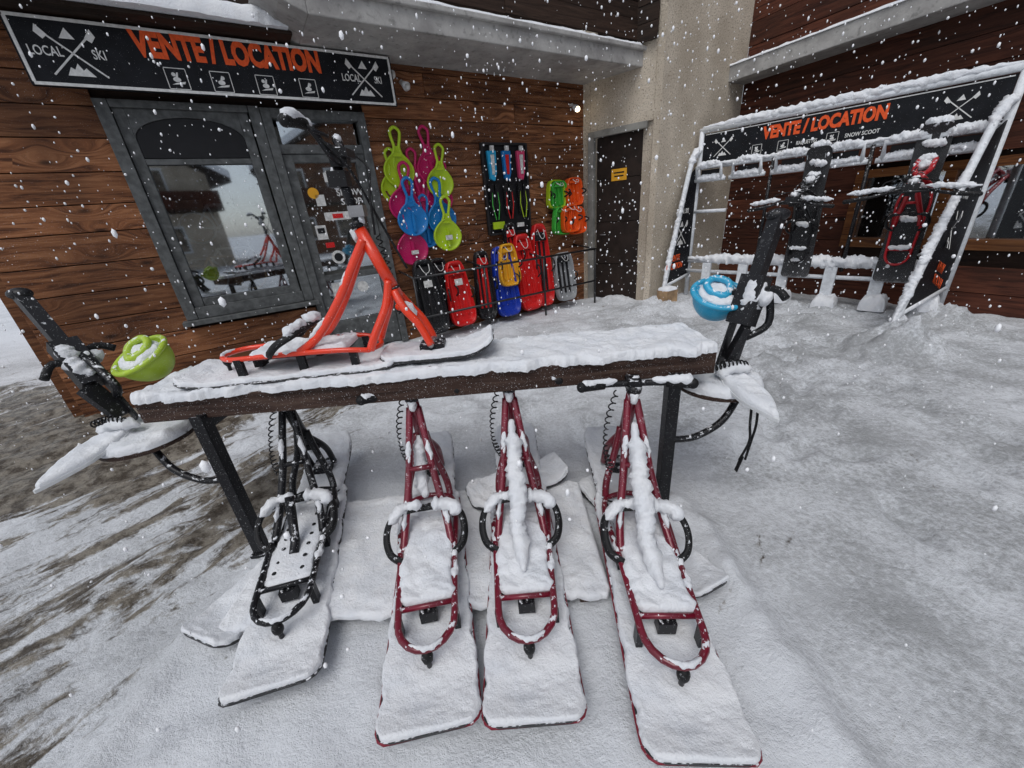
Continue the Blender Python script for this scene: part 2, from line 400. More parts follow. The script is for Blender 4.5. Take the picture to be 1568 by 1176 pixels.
mb=MB(); boards(mb,-.1,3.0,3.32,6.2,.25,'wood_dark',y=.02); mb.box((1.5,.2,4.7),(3.2,.2,3.0),'wood_dark'); 
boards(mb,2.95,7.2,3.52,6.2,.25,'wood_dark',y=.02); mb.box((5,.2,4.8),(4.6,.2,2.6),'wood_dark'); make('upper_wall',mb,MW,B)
mb=MB(); mb.box((-.01,3.1,3),(.2,6.0,6.4),'wood_wall'); make('side_wall',mb,MW,B)
# window
mb=MB()
fw=.10
mb.box((1.14+fw/2,-.01,1.80),(fw,.12,2.0),'grey_frame'); mb.box((2.42-fw/2,-.01,1.80),(fw,.12,2.0),'grey_frame')
mb.box((1.78,-.01,.86),(1.07,.12,.12),'grey_frame'); mb.box((1.78,-.05,.77),(1.36,.2,.05),'grey_frame')
mb.box((1.78,-.01,2.77),(1.07,.12,.06),'grey_frame')
mb.box((1.29,.0,1.83),(.09,.06,1.82),'grey_frame'); mb.box((2.26,.0,1.83),(.09,.06,1.82),'grey_frame'); mb.box((1.78,.0,.96),(.88,.06,.08),'grey_frame')
arc=[(1.335,2.34)]+[(2.215,2.34)]+[(2.215,2.50)]+[(1.775+.44*cos(a),2.50+.18*sin(a)) for a in [pi*k/14 for k in range(1,14)]]+[(1.335,2.50)]
mb.prism(arc,-.02,.02,'black_clean')
hd=[(1.335,2.50),(1.335,2.74),(2.215,2.74),(2.215,2.50)]+[(1.775+.44*cos(a),2.50+.18*sin(a)) for a in [pi*k/14 for k in range(1,14)]]
mb.prism(hd,-.035,.03,'grey_frame')
mb.box((1.775,.0,2.31),(.88,.05,.05),'grey_frame')
make('window_frame',mb,MW,B,.004)
mb=MB(); mb.box((1.775,.02,1.64),(.88,.006,1.28),'glass_window'); make('window_glass',mb,MW,B)
mb=MB()
mb.box((2.3,1.6,1.45),(2.9,.04,3.0),'interior'); mb.box((.85,.9,1.45),(.04,1.4,3.0),'interior'); mb.box((3.75,.9,1.45),(.04,1.4,3.0),'interior')
mb.box((2.3,.95,.02),(2.9,1.4,.04),'interior'); mb.box((2.3,.95,2.9),(2.9,1.4,.04),'interior')
mb.box((1.5,.7,.95),(.5,.4,.5),'warm_item'); mb.box((2.0,.9,1.75),(.5,.1,.4),'sticker'); mb.box((1.45,1.2,1.8),(.3,.05,.5),'warm_item')
def bike(mb,x0,y0,z0,s,mat):
    for cx in (0,1.0):
        mb.tube([(x0+s*(cx+.33*cos(a)),y0,z0+s*(.33+.33*sin(a))) for a in [2*pi*k/20 for k in range(20)]],.014,mat,6,True)
    P=dict(r=(0,.33),b=(.42,.30),st=(.32,.8),h=(.85,.78),f=(1.,.33))
    for a,c in (('r','b'),('b','st'),('st','h'),('h','b'),('r','st'),('h','f')):
        mb.tube([(x0+s*P[a][0],y0,z0+s*P[a][1]),(x0+s*P[c][0],y0,z0+s*P[c][1])],.014,mat,6)
    mb.tube([(x0+s*.85,y0-.2,z0+s*.95),(x0+s*.83,y0,z0+s*.95),(x0+s*.85,y0+.2,z0+s*.95)],.012,mat,6); mb.tube([(x0+s*.85,y0,z0+s*.78),(x0+s*.83,y0,z0+s*.95)],.012,mat,6)
bike(mb,1.42,.35,.98,.62,'sticker'); bike(mb,1.5,.6,1.55,.5,'white_plastic'); bike(mb,1.35,.25,1.0,.5,'warm_item')
make('shop_interior',mb,MW,B)
# shop door
D=grp('glazed_shop_door',(-1.7,5.1,0)); 
mb=MB()
mb.box((2.47,-.01,1.4),(.09,.12,2.78),'grey_frame'); mb.box((3.45,-.01,1.4),(.09,.12,2.78),'grey_frame'); mb.box((2.96,-.01,2.745),(.89,.12,.09),'grey_frame')
mb.box((2.96,-.005,2.42),(.89,.07,.09),'grey_frame')
mb.box((2.57,.0,1.2),(.10,.06,2.34),'grey_frame'); mb.box((3.35,.0,1.2),(.10,.06,2.34),'grey_frame'); mb.box((2.96,.0,.25),(.68,.06,.42),'grey_frame'); mb.box((2.96,.0,2.33),(.68,.06,.08),'grey_frame')
mb.box((2.96,.0,1.02),(.68,.055,.07),'grey_frame')
mb.tube([(3.33,-.03,1.08),(3.33,-.08,1.08),(3.22,-.08,1.08)],.012,'steel',8)
make('door_frame',mb,MW,D,.004)
mb=MB(); mb.box((2.96,.015,1.7),(.68,.006,1.2),'glass_window'); mb.box((2.96,.015,.72),(.68,.006,.52),'glass_window'); mb.box((2.96,.02,2.58),(.8,.006,.24),'glass_window')
mb.box((2.96,.10,1.35),(.86,.02,2.6),'grey_trim'); make('door_glass',mb,MW,D)
mb=MB()
def ell(cx,cz,rx,rz,n=20): return [(cx+rx*cos(2*pi*k/n),cz+rz*sin(2*pi*k/n)) for k in range(n)]
mb.prism(ell(3.16,1.45,.09,.09),.006,.010,'sticker'); mb.box((2.95,.008,1.72),(.30,.004,.09),'sticker'); mb.box((2.80,.008,1.9),(.1,.004,.12),'sticker')
mb.box((2.75,.008,.85),(.16,.004,.20),'sticker'); mb.prism(ell(2.84,1.25,.08,.08),.006,.010,'sticker'); mb.box((3.1,.008,2.1),(.16,.004,.07),'sticker')
mb.box((3.16,.002,1.45),(.10,.004,.03),'black_clean'); mb.box((2.95,.004,1.72),(.12,.004,.05),'pl_red'); mb.prism(ell(3.05,.85,.07,.07),.006,.010,'sticker'); mb.box((2.72,.008,1.55),(.12,.004,.16),'sticker'); mb.box((2.72,.004,1.57),(.08,.004,.06),'black_clean')
mb.prism(ell(2.84,1.25,.05,.05),.002,.006,'black_clean'); mb.prism(ell(2.74,1.98,.06,.06),.006,.010,'pl_yellow'); mb.box((2.95,.008,2.14),(.10,.004,.10),'sticker'); mb.box((2.78,.008,1.40),(.10,.004,.06),'pl_red')
make('door_stickers',mb,MW,D)
text('door_lettering','SNOW\nSHOP',.10,MW@T(3.15,0.0,1.92),'sign_white',D,1.0,.001,.001)
# balcony
mb=MB(); mb.box((5.25,-.46,3.41),(4.64,.92,.22),'concrete'); mb.prism([(2.93,3.30),(2.93,3.52),(2.55,3.52),(2.72,3.38)],-.92,.0,'concrete')
mb.box((5.25,-.94,3.50),(4.6,.05,.05),'concrete'); make('balcony_slab',mb,MW,B,.01)
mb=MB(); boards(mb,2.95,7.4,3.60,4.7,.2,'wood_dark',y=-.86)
make('balcony_parapet',mb,MW,B)
mb=MB(); mb.M=T(2.75,-.90,3.523); mb.loft(4.5,rw(.05,4.5,.04),.035,'snow',snow=True,nz=.02,nu=60,nv=6,ey=.02)
make('balcony_snow',mb,MW,B)
mb=MB(); mb.box((1.3,-.2,3.315),(3.1,.50,.03),'wood_dark'); mb.box((1.2,-.02,3.9),(2.9,.06,1.0),'wood_dark')
make('canopy_board',mb,MW,B,.005)
mb=MB(); mb.M=T(-.2,-.24,3.333); mb.loft(3.02,lambda x:.31-.04*ss(2.2,3.0,x),.16,'snow',snow=True,nz=.06,fr=2.6,rim=.10,nu=60,nv=16,ey=.03)
make('canopy_snow',mb,MW,B)
# return wall with door, pillar
mb=MB()
for a,b,c,d in ((-.15,.14,-.1,6.2),(.14,1.16,2.64,6.2),(1.16,1.262,-.1,6.2)): mb.box(((a+b)/2,.15,(c+d)/2),(b-a,.3,d-c),'plaster')
make('return_wall',mb,MR,B,.01)
mb=MB(); L=(V(DD)-V(EE)).length
mb.box((L/2+.0,.15,3.05),(L,.298,6.3),'plaster'); make('plaster_wall',mb,MS,B,.015)
mb=MB(); mb.box((.17,-.0,1.32),(.10,.08,2.64),'grey_trim'); mb.box((.65,-.0,2.60),(.86,.08,.09),'grey_trim'); make('side_door_trim',mb,MR,B,.004)
mb=MB(); boards(mb,.22,1.14,0,2.56,.64,'door_dark',y=.10); mb.box((.68,.17,1.28),(.94,.06,2.6),'door_dark'); mb.box((.62,.078,2.0),(.26,.01,.17),'pl_yellow'); mb.box((.62,.0715,2.03),(.18,.003,.02),'black_clean'); mb.box((.62,.0715,1.98),(.16,.003,.02),'black_clean')
mb.tube([(.32,.08,1.1),(.32,.04,1.1),(.42,.04,1.1)],.01,'steel',8)
make('side_door',mb,MR,B,.004)
mb=MB(); boards(mb,.30,1.18,3.55,5.5,.2,'wood_dark',y=-.06); make('side_parapet',mb,MR,B)
# right facade
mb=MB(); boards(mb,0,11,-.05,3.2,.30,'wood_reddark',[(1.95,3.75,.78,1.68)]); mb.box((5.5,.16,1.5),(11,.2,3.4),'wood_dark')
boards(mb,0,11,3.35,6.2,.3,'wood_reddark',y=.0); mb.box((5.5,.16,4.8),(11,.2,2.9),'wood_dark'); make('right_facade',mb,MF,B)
mb=MB(); mb.box((5.4,-.22,3.27),(11,.48,.20),'concrete'); make('right_slab',mb,MF,B,.01)
mb=MB(); mb.M=T(0,-.44,3.372); mb.loft(10,rw(.04,10,.03),.03,'snow',snow=True,nz=.02,nu=90,nv=4); make('right_slab_snow',mb,MF,B)
mb=MB()
for a,b,c,d in ((1.90,2.02,.74,1.72),(3.68,3.80,.74,1.72),(2.02,3.68,1.62,1.72),(2.02,3.68,.74,.86),(2.8,2.9,.86,1.62)): mb.box(((a+b)/2,-.02,(c+d)/2),(b-a,.09,d-c),'wood_frame')
mb.box((2.85,.03,1.24),(1.7,.01,.80),'glass_window'); mb.box((4.6,-.012,1.0),(.8,.04,1.9),'door_dark'); make('right_window',mb,MF,B,.004)
mb=MB(); mb.box((6.0,-.25,.18),(2.6,.45,.3),'wood_dark'); mb.M=T(4.7,-.25,.335); mb.loft(2.6,rw(.22,2.6,.05),.05,'snow',snow=True,nz=.02); make('step_block',mb,MF,B)
# chalets across the street (reflected in the shop windows)
def chalet(name,x,y,w,d,h,mat,rz=0):
    mb=MB(); mb.box((0,0,h/2),(w,d,h),mat); n=w/2
    mb.prism([(-n,h),(n,h),(0,h+w*.28)],-d/2,d/2,mat)
    for sx in (-1,1):
        mb.prism([(0,h+w*.28+.1),(sx*(n+.9),h-.45),(sx*(n+.9),h-.65),(0,h+w*.28-.1)],-d/2-.9,d/2+.9,'wood_dark')
        mb.prism([(0,h+w*.28+.5),(sx*(n+.9),h-.08),(sx*(n+.9),h-.45),(0,h+w*.28+.1)],-d/2-1.,d/2+1.,'snow')
    for k in range(int(w//2.4)):
        for zz in (1.6,4.4):
            cx=-n+1.3+k*2.4; mb.box((cx,d/2+.03,zz),(1.2,.1,1.4),'white_plastic'); mb.box((cx,d/2+.09,zz),(1.0,.04,1.2),'interior')
    mb.box((0,d/2+.6,3.0),(w,1.2,.15),'wood_dark'); mb.box((0,d/2+1.15,3.5),(w,.08,.9),'wood_reddark')
    make(name,mb,T(x,y,0)@RZ(rz))
chalet('wooden_chalet',5,-22,11,9,5,'plaster',.25); chalet('wooden_chalet',-12,-22,10,9,4.6,'wood_wall'); chalet('wooden_chalet',20,-15,12,9,5.5,'wood_wall',.7)
# lamps
for i,(s,z) in enumerate(((4.02,3.12),(6.72,3.02),(3.86,3.22))):
    mb=MB(); mb.tube([(s,0,z),(s,-.06,z),(s,-.09,z-.03)],.02,'white_plastic',10); mb.tube([(s,-.08,z-.02),(s+.02,-.15,z-.07)],.045,'white_plastic',14,rf=lambda u:.6+.5*u); mb.blob((s+.023,-.158,z-.076),(.035,.035,.035),'lamp_glow' if i==1 else 'sticker')
    make('wall_spotlight',mb,MW)
# ------------------------------------------------------------------ signs
def logo(mb,cx,cz,S,y,mat='sign_white'):
    def bar(x0,z0,x1,z1,w):
        d=V((x1-x0,z1-z0)).normalized(); n_=V((-d.y,d.x))*w/2
        mb.prism([(x0+n_.x,z0+n_.y),(x1+n_.x,z1+n_.y),(x1-n_.x,z1-n_.y),(x0-n_.x,z0-n_.y)],y-.004,y,mat)
    for sx in (-1,1):
        bar(cx-sx*.46*S,cz-.42*S,cx+sx*.42*S,cz+.38*S,.035*S)
        mb.prism([(cx+sx*(.30*S),cz+.30*S),(cx+sx*.44*S,cz+.48*S),(cx+sx*.5*S,cz+.34*S),(cx+sx*.40*S,cz+.22*S)],y-.006,y-.001,mat)
    mb.prism([(cx-.13*S,cz+.26*S),(cx+.13*S,cz+.26*S),(cx+.02*S,cz+.46*S)],y-.004,y,mat)
    mb.prism([(cx-.24*S,cz-.42*S),(cx+.24*S,cz-.42*S),(cx+.12*S,cz-.26*S),(cx+.06*S,cz-.31*S),(cx,cz-.18*S),(cx-.08*S,cz-.30*S),(cx-.14*S,cz-.26*S)],y-.004,y,mat)
def icon(mb,cx,cz,S,y,k,mat='sign_white'):
    t=.04*S
    for a,b in ((0,.5),(0,-.5)): mb.box((cx,y-.002,cz+b*S),(S,.004,t),mat)
    for q in (-.5,.5): mb.box((cx+q*S,y-.002,cz),(t,.004,S-t),mat)
    mb.prism([(cx-.34*S,cz-.30*S),(cx+.30*S,cz-.24*S),(cx+.36*S,cz-.12*S),(cx-.1*S,cz-.2*S)],y-.004,y,mat)
    mb.prism(ell(cx-.02*S,cz-.04*S,.19*S,.12*S,12),y-.005,y-.001,mat); mb.prism(ell(cx+(.1 if k%2 else -.12)*S,cz+.2*S,.10*S,.10*S,10),y-.004,y,mat)
    mb.prism([(cx-.1*S,cz),(cx+.04*S,cz+.0*S),(cx+.12*S,cz+.3*S),(cx+.04*S,cz+.3*S)],y-.006,y-.002,mat)
SG=grp('rental_shop_sign',(-2.5,4.7,3.05)); y0=-.25
mb=MB(); mb.box((2.35,y0+.02,3.055),(3.0,.04,.46),'sign_black')
t=.022
for zz in (2.84,3.27): mb.box((2.35,y0-.004,zz),(2.96,.008,t),'sign_white')
for s_ in (.875,3.825): mb.box((s_,y0-.004,3.055),(t,.008,.412),'sign_white')
logo(mb,1.18,3.055,.36,y0); logo(mb,3.52,3.055,.36,y0)
for i,s_ in enumerate((1.82,2.16,2.53,2.92)): icon(mb,s_,2.935,.155,y0,i)
for s_ in (1.2,3.4): mb.box((s_,-.12,3.05),(.05,.21,.06),'rail_metal')
make('sign_board',mb,MW,SG,.0015)
text('sign_lettering','VENTE / LOCATION',.245,MW@T(2.34,y0-.004,3.158),'sign_orange',SG,.68,.012,.003)
for s_,tx in ((1.02,'LOCAL'),(1.34,'SKI'),(3.38,'LOCAL'),(3.67,'SKI')): text('sign_small_text',tx,.09,MW@T(s_,y0-.004,3.055),'sign_white',SG,.7,.001,.002)

# ------------------------------------------------------------------ shovel sledges hanging
def pelle(name,s,z,col,S=1.,rot=0.,yy=-.06):
    mb=MB(); out=[]
    for k in range(28):
        a=2*pi*k/28; r=.19; x=r*sin(a)*1.0; zz=-r*cos(a)*.95
        if zz>0.02: x*=1-.38*(zz/.18)**2; zz*=1.15
        out.append((x,zz))
    mb.dish(out,[(.97,.02),(1.0,0),(1.0,-.02),(.95,-.03),(.88,-.015),(.70,.005),(.35,.0),(.05,-.004)],col)
    P=cr([(-.055,-.01,.17),(-.03,-.015,.25),(-.05,-.015,.34),(-.055,-.015,.41),(0,-.015,.45),(.055,-.015,.41),(.05,-.015,.34),(.03,-.015,.25),(.055,-.01,.17)],5)
    mb.tube(P,.018,col,8); mb.prism([(-.055,.15),(.055,.15),(.03,.26),(-.03,.26)],-.02,0,col)
    mb.box((0,-.02,-.02),(.03,.02,.22),col)
    make(name,mb,MW@T(s,yy,z)@RY(rot)@Matrix.Scale(S,4))
for i,(s,z,c,S,r,y_) in enumerate(((3.80,2.18,'pl_lime',1.05,.05,-.05),(4.24,2.20,'pl_magenta',1.05,-.1,-.05),(4.32,2.02,'pl_lime',1.0,.1,-.10),(3.72,1.98,'pl_lime',1.0,.0,-.02),(4.0,1.98,'pl_magenta',1.0,.0,-.02),
  (3.78,1.78,'pl_magenta',1.1,.15,-.09),(3.84,1.60,'pl_blue',1.1,.0,-.14),(4.30,1.84,'pl_magenta',1.0,.2,-.06),(4.27,1.58,'pl_blue',1.12,-.08,-.10),(4.05,1.66,'pl_magenta',1.05,.0,-.04),(4.05,1.42,'pl_blue',1.05,.0,-.05),(3.78,1.24,'pl_magenta',1.15,.0,-.10),(4.29,1.36,'pl_lime',1.1,.05,-.17))):
    pelle('shovel_sledge',s,z,c,S,r,y_)
mb=MB(); mb.box((0,-.085,0),(.10,.006,.06),'sticker'); mb.box((-.5,-.02,-.14),(.10,.006,.05),'sticker'); make('price_tag',mb,MW@T(4.29,-.13,1.34))
# accessory rack
mb=MB(); mb.box((5.41,-.03,1.90),(.76,.03,1.16),'black_clean')
for s_ in (5.03,5.79): mb.box((s_,-.06,1.90),(.03,.05,1.2),'rail_metal')
for s_ in (1.3,2.49): mb.box((5.41,-.06,s_),(.73,.05,.03),'rail_metal')
for i,(s_,c) in enumerate(((5.17,'pl_cyan'),(5.42,'pl_blue'),(5.67,'pl_pink'))):
    mb.prism([(s_-.07,2.40),(s_+.07,2.40),(s_+.06,2.12),(s_+.02,2.02),(s_-.05,2.05)],-.10,-.05,c); mb.box((s_,-.11,2.43),(.06,.03,.06),'sticker')
    mb.prism([(s_-.03,2.35),(s_+.03,2.35),(s_+.02,2.1),(s_-.02,2.1)],-.115,-.101,'sticker' if i!=1 else 'pl_red')
    for k in (-1,1):
        mb.prism([(s_+k*.05-.035,1.98),(s_+k*.05+.035,1.98),(s_+k*.055+.045,1.62),(s_+k*.05-.02,1.55),(s_+k*.04-.04,1.66)],-.10,-.05,'black_rubber')
        mb.tube([(s_+k*.04,-.09,1.95),(s_+k*.06,-.10,1.7),(s_+k*.02,-.11,1.5)],.008,('pl_green','pl_red','pl_lime')[i],6)
mb.box((5.2,-.08,1.42),(.2,.03,.10),'pl_lime'); mb.box((5.6,-.08,1.40),(.12,.03,.06),'sticker')
make('glove_display_rack',mb,MW,None,.003)
# sledges
def sledge(name,s,z,w,h,col,y,lean=.16,rot=0.,top=.7,tag=False,inner=None):
    out=[]
    for k in range(40):
        a=2*pi*k/40; c_,s_=cos(a),sin(a); x=math.copysign(abs(c_)**.45,c_)*w/2; zz=math.copysign(abs(s_)**.5,s_)*h/2
        x*=1-(1-top)*ss(-h/2,h/2,zz); out.append((x,zz+h/2))
    mb=MB(); mb.dish(out,[(.99,.06),(1.0,0),(1.0,-.03),(.95,-.045),(.90,-.03),(.84,.03),(.5,.04),(.1,.04)],col,(0,h/2))
    for q in (-.22,0,.22): mb.box((q*w,.03,h*.48),(.03,.03,h*.62),inner or col)
    mb.prism([(-.30*w,h*.80),(.30*w,h*.80),(.24*w,h*.90),(-.24*w,h*.90)],-.02,.03,inner or col)
    for sx in (-1,1): mb.tube(cr([(sx*w*.40,-.03,h*.42),(sx*w*.46,-.09,h*.47),(sx*w*.46,-.09,h*.55),(sx*w*.40,-.03,h*.6)],4),.012,'black_plastic',8)
    mb.tube(cr([(-.15*w,-.04,h*.93),(-.05*w,-.08,h*.82),(.1*w,-.08,h*.84),(.15*w,-.04,h*.93)],5),.006,'sticker',6)
    if tag: mb.box((0,-.05,h*.68),(.12,.006,.09),'sticker')
    make(name,mb,MW@T(s,y,z)@RY(rot)@RX(-lean),None,.003)
sledge('plastic_sledge',3.82,.10,.44,1.02,'black_plastic',-.42,tag=True,inner='rail_metal')
sledge('plastic_sledge',4.28,.12,.42,.92,'pl_red',-.40,tag=True)
sledge('plastic_sledge',4.08,.12,.40,.98,'black_plastic',-.30)
sledge('plastic_sledge',4.70,.12,.34,1.0,'black_plastic',-.36,.14,.05,inner='pl_red')
sledge('plastic_sledge',5.08,.10,.44,1.05,'pl_navy',-.40)
sledge('plastic_sledge',5.16,.55,.38,.62,'pl_yellow',-.36,.1,inner='pl_yellow')
sledge('plastic_sledge',5.55,.10,.44,1.18,'pl_red',-.36,.14,-.04)
sledge('plastic_sledge',5.86,.10,.40,1.30,'pl_red',-.30,.14,.04,inner='black_plastic')
sledge('plastic_sledge',5.42,.45,.30,1.0,'black_plastic',-.22,.1,-.08,inner='pl_red')
sledge('plastic_sledge',6.28,.12,.42,.80,'pl_greyp',-.38,.16,top=.9,inner='black_plastic')
for i,(s,z,c,r) in enumerate(((6.32,1.58,'pl_lime',.05),(6.38,1.56,'pl_green',-.05),(6.66,1.60,'pl_orange',.0),(6.34,1.18,'pl_green',.1),(6.68,1.16,'pl_orange',-.06),(6.5,1.20,'pl_orange',-.02))):
    sledge('mini_sledge',s,z,.36,.42,c,-.10-.03*i,.05,r,top=.85)
mb=MB()
for z_ in (.92,.40): mb.tube([(3.55,-.56,z_),(6.75,-.56,z_)],.016,'rail_metal',8)
for s_ in (3.56,4.6,5.65,6.74): mb.tube([(s_,-.56,0),(s_,-.56,.93)],.016,'rail_metal',8); mb.tube([(s_,-.56,.92),(s_,-.02,.98)],.013,'rail_metal',8)
mb.tube([(3.55,-.05,.15),(6.75,-.05,.15)],.014,'rail_metal',8)
make('sledge_display_rail',mb,MW)

# ------------------------------------------------------------------ snow scooter
def scooter(name,M,fm,bm_='board_black',edge='board_edge_red',barz=.98,snow=1.,L=1.04,front=True,coil=True,barw=.30,snowpost=False,variant=0,strapx=.64,lean=.07,R_=.0165):
    mb=MB()
    w0,w1=.155,.135
    zt=lambda x:.035*max(0,1-x/.16)**2+.02*max(0,(x-(L-.12))/.12)**2
    mb.loft(L,rw(w0,L,.05,w1),.014,bm_,z0=zt,nu=30,nv=8)
    W=rw(w0,L,.05,w1)
    mb.tube([(x,W(x),zt(x)+.007) for x in [L*(.5-.5*cos(pi*k/24)) for k in range(1,24)]]+[(x,-W(x),zt(x)+.007) for x in [L*(.5+.5*cos(pi*k/24)) for k in range(1,24)]],.0055,edge,6,True)
    if snow: mb.M=T(.002,0,.014); mb.loft(L-.004,lambda x:W(x)+.001,.022*snow,'snow',z0=zt,nu=130,nv=38,snow=True,nz=.006,fr=13,rim=.012,ey=.011); mb.M=I()
    rear=[(.305-.11*cos(a),.098*sin(a),.115) for a in [(-.5+k/10)*pi for k in range(11)]]
    path=[V(p) for p in rear]+cr([(.305,.098,.115),(.55,.108,.12),(.80,.125,.12),(.92,.10,.10)],4)[1:]+cr([(.92,.10,.10),(.955,0,.095),(.92,-.10,.10)],4)[1:]+cr([(.92,-.10,.10),(.80,-.125,.12),(.55,-.108,.12),(.305,-.098,.115)],4)[1:-1]
    mb.tube(path,.0125,fm,10,True)
    mb.box((.58,0,.105),(.46,.19,.012),'black_metal'); mb.tube([(.35,-.10,.112),(.35,.10,.112)],.010,fm,8); mb.box((.35,0,.07),(.04,.06,.05),'black_metal')
    for x_,y_ in ((.31,.10),(.31,-.10),(.85,.11),(.85,-.11),(.6,.10),(.6,-.10)): mb.box((x_,y_,.065),(.035,.022,.10),'black_metal')
    mb.blob((.19,0,.085),(.02,.02,.03),'black_rubber',10,6); mb.tube([(.19,0,.10),(.19,0,.02)],.009,'black_metal',8)
    if snow:
        mb.M=T(.36,0,.112)
        if variant==1:
            mb.loft(.46,rw(.09,.46,.03),.010,'snow',snow=True,nz=.008,fr=22,rim=.02,nu=40,nv=18,ey=.01)
            mb.M=I()
            rr=random.Random(5)
            for i in range(6):
                for sy in (-1,1): mb.blob((.41+.062*i+rr.uniform(-.006,.006),sy*.052+rr.uniform(-.004,.004),.124),(.009,.009,.004),'black_rubber',10,4)
            mb.tube([(.50,0,.12),(.55,0,.14),(.66,0,.30)],.02,'black_metal',10)
        else: mb.loft(.46,rw(.102,.46,.03),.027*snow,'snow',snow=True,nz=.012,fr=18,rim=.018,nu=56,nv=24,ey=.015); mb.M=I()
        mb.M=I()
        mb.snowtube([path[14],path[16],path[19]],.010,nz=.7); mb.snowtube([path[-5],path[-4],path[-2]],.010,nz=.7)
        mb.snowtube([path[3],path[5],path[7]],.008,lift=1.1,nz=.6)
    for sy in (-1,1):
        P=cr([(strapx-.09,sy*.10,.12),(strapx-.06,sy*.145,.14),(strapx-.01,sy*.160,.18),(strapx+.05,sy*.145,.21),(strapx+.08,sy*.09,.225),(strapx+.085,0,.225)],5)
        mb.tube(P,.013,'black_rubber',8,sy=1.5)
    if snow: mb.snowtube([(strapx+.03,-.150,.205),(strapx+.07,-.10,.228),(strapx+.08,-.03,.235)],.021,lift=.5,nz=.6); mb.snowtube([(strapx+.085,.01,.235),(strapx+.08,.08,.232),(strapx+.03,.15,.207)],.023,lift=.5,nz=.6)
    ht=V((.985,0,.60)); hb=V((1.085,0,.32))
    for sy in (-1,1):
        mb.tube(cr([(.60,sy*.10,.12),(.70,sy*.086,.185),(.82,sy*.055,.33),(.91,sy*.035,.47),(.985,sy*.018,.585)],6),R_,fm,12)
        mb.tube(cr([(.93,sy*.10,.10),(.965,sy*.09,.17),(1.03,sy*.045,.29),(1.06,sy*.022,.40)],5),R_,fm,12)
    mb.tube([(.83,-.05,.36),(.83,.05,.36)],.012,fm,8)
    mb.tube([ht+V((-.01,0,.03)),hb],.027,fm,14); mb.tube([ht+V((-.012,0,.035)),ht+V((-.02,0,.06))],.032,'black_metal',12); mb.tube([hb.lerp(ht,.12),hb.lerp(ht,.16)],.031,'black_metal',12)
    for sy in (-1,1):
        mb.tube(cr([hb+V((-.01,sy*.02,.03)),hb+V((.03,sy*.055,-.05)),(1.17,sy*.06,.19),(1.21,sy*.06,.085)],5),R_,fm,10)
    mb.tube([(1.09,-.05,.28),(1.09,.05,.28)],.018,fm,8); mb.tube([(1.21,-.075,.085),(1.21,.075,.085)],.014,'steel',8); mb.box((1.21,0,.065),(.12,.10,.03),'black_metal')
    if front:
        mb.M=T(.95,0,.02); zf=lambda x:.07*max(0,(x-.40)/.17)**2+.012*max(0,1-x/.06)
        mb.loft(.57,rw(.12,.57,.07,.13),.014,bm_,z0=zf,nu=20,nv=8)
        if snow: mb.M=T(.955,0,.034); mb.loft(.56,lambda x:rw(.12,.57,.07,.13)(x)-.002,.024*snow,'snow',z0=zf,nu=60,nv=30,snow=True,nz=.008,fr=16,rim=.013,ey=.010)
        mb.M=I()
    sd=V((-lean,0,.29)).normalized(); st=ht+sd*max(.06,(barz-.07-.60))
    hz=barz
    mb.tube([ht,st],.021,'black_metal',12); mb.box(st+V((.02,0,.0)),(.07,.055,.05),'black_metal')
    if barz>.8:
        bp=cr([(st.x-.05,-barw,hz+.02),(st.x-.02,-barw*.55,hz+.02),(st.x+.02,-.08,st.z),(st.x+.02,.08,st.z),(st.x-.02,barw*.55,hz+.02),(st.x-.05,barw,hz+.02)],6)
    else: bp=cr([(st.x-.04,-barw,st.z+.02),(st.x,-.1,st.z+.01),(st.x,.1,st.z+.01),(st.x-.04,barw,st.z+.02)],6)
    mb.tube(bp,.0135,'black_metal',10)
    mb.tube(bp[:6],.020,'black_rubber',12); mb.tube(bp[-6:],.020,'black_rubber',12)
    for e_ in (bp[0],bp[-1]): mb.blob(e_,(.022,.022,.022),'black_rubber',10,6)
    if barz>.8:
        mb.tube([bp[9],bp[-10]],.010,'black_metal',8)
        mb.box(st+V((.03,0,.02)),(.08,.12,.03),'black_plastic'); mb.box(st+V((.0,.0,-.07)),(.075,.07,.06),'black_plastic'); mb.box(ht+V((.0,.0,.10)),(.065,.06,.045),'steel')
        mb.tube(cr([bp[8],bp[8]+V((.08,.02,-.10)),ht+V((.08,.03,.05)),hb+V((.06,.03,.12))],6),.006,'black_rubber',6)
        mb.tube(cr([bp[-9],bp[-9]+V((.10,.0,-.08)),ht+V((.07,-.02,.15)),ht+V((.06,-.03,.0))],6),.005,'black_rubber',6)
        mb.tube([bp[4]+V((.02,0,-.01)),bp[7]+V((.05,0,-.02)),bp[2]+V((.06,0,-.03))],.006,'black_metal',6)
    if snow:
        mb.snowtube([bp[0],bp[3],bp[7]],.017,lift=.9); mb.snowtube([bp[-1],bp[-4],bp[-8]],.015,lift=.9)
        if barz>.8: mb.snowtube([st+V((-.03,.02,-.12)),st+V((.0,.02,-.02)),st+V((.03,0,.03))],.024)
        mb.snowtube([ht+V((-.04,0,-.03)),ht+V((0,0,.04)),ht+V((.02,0,.05))],.022,nz=.6)
        mb.snowtube([(1.10,.0,.28),(1.15,.0,.20)],.02)
        for sy in (-1,1):
            mb.snowtube([(.66,sy*.095,.165),(.76,sy*.072,.25)],.010,lift=1.3,nz=.6)
            mb.snowtube([(.84,sy*.05,.365),(.90,sy*.037,.46)],.010,lift=1.4,nz=.6)
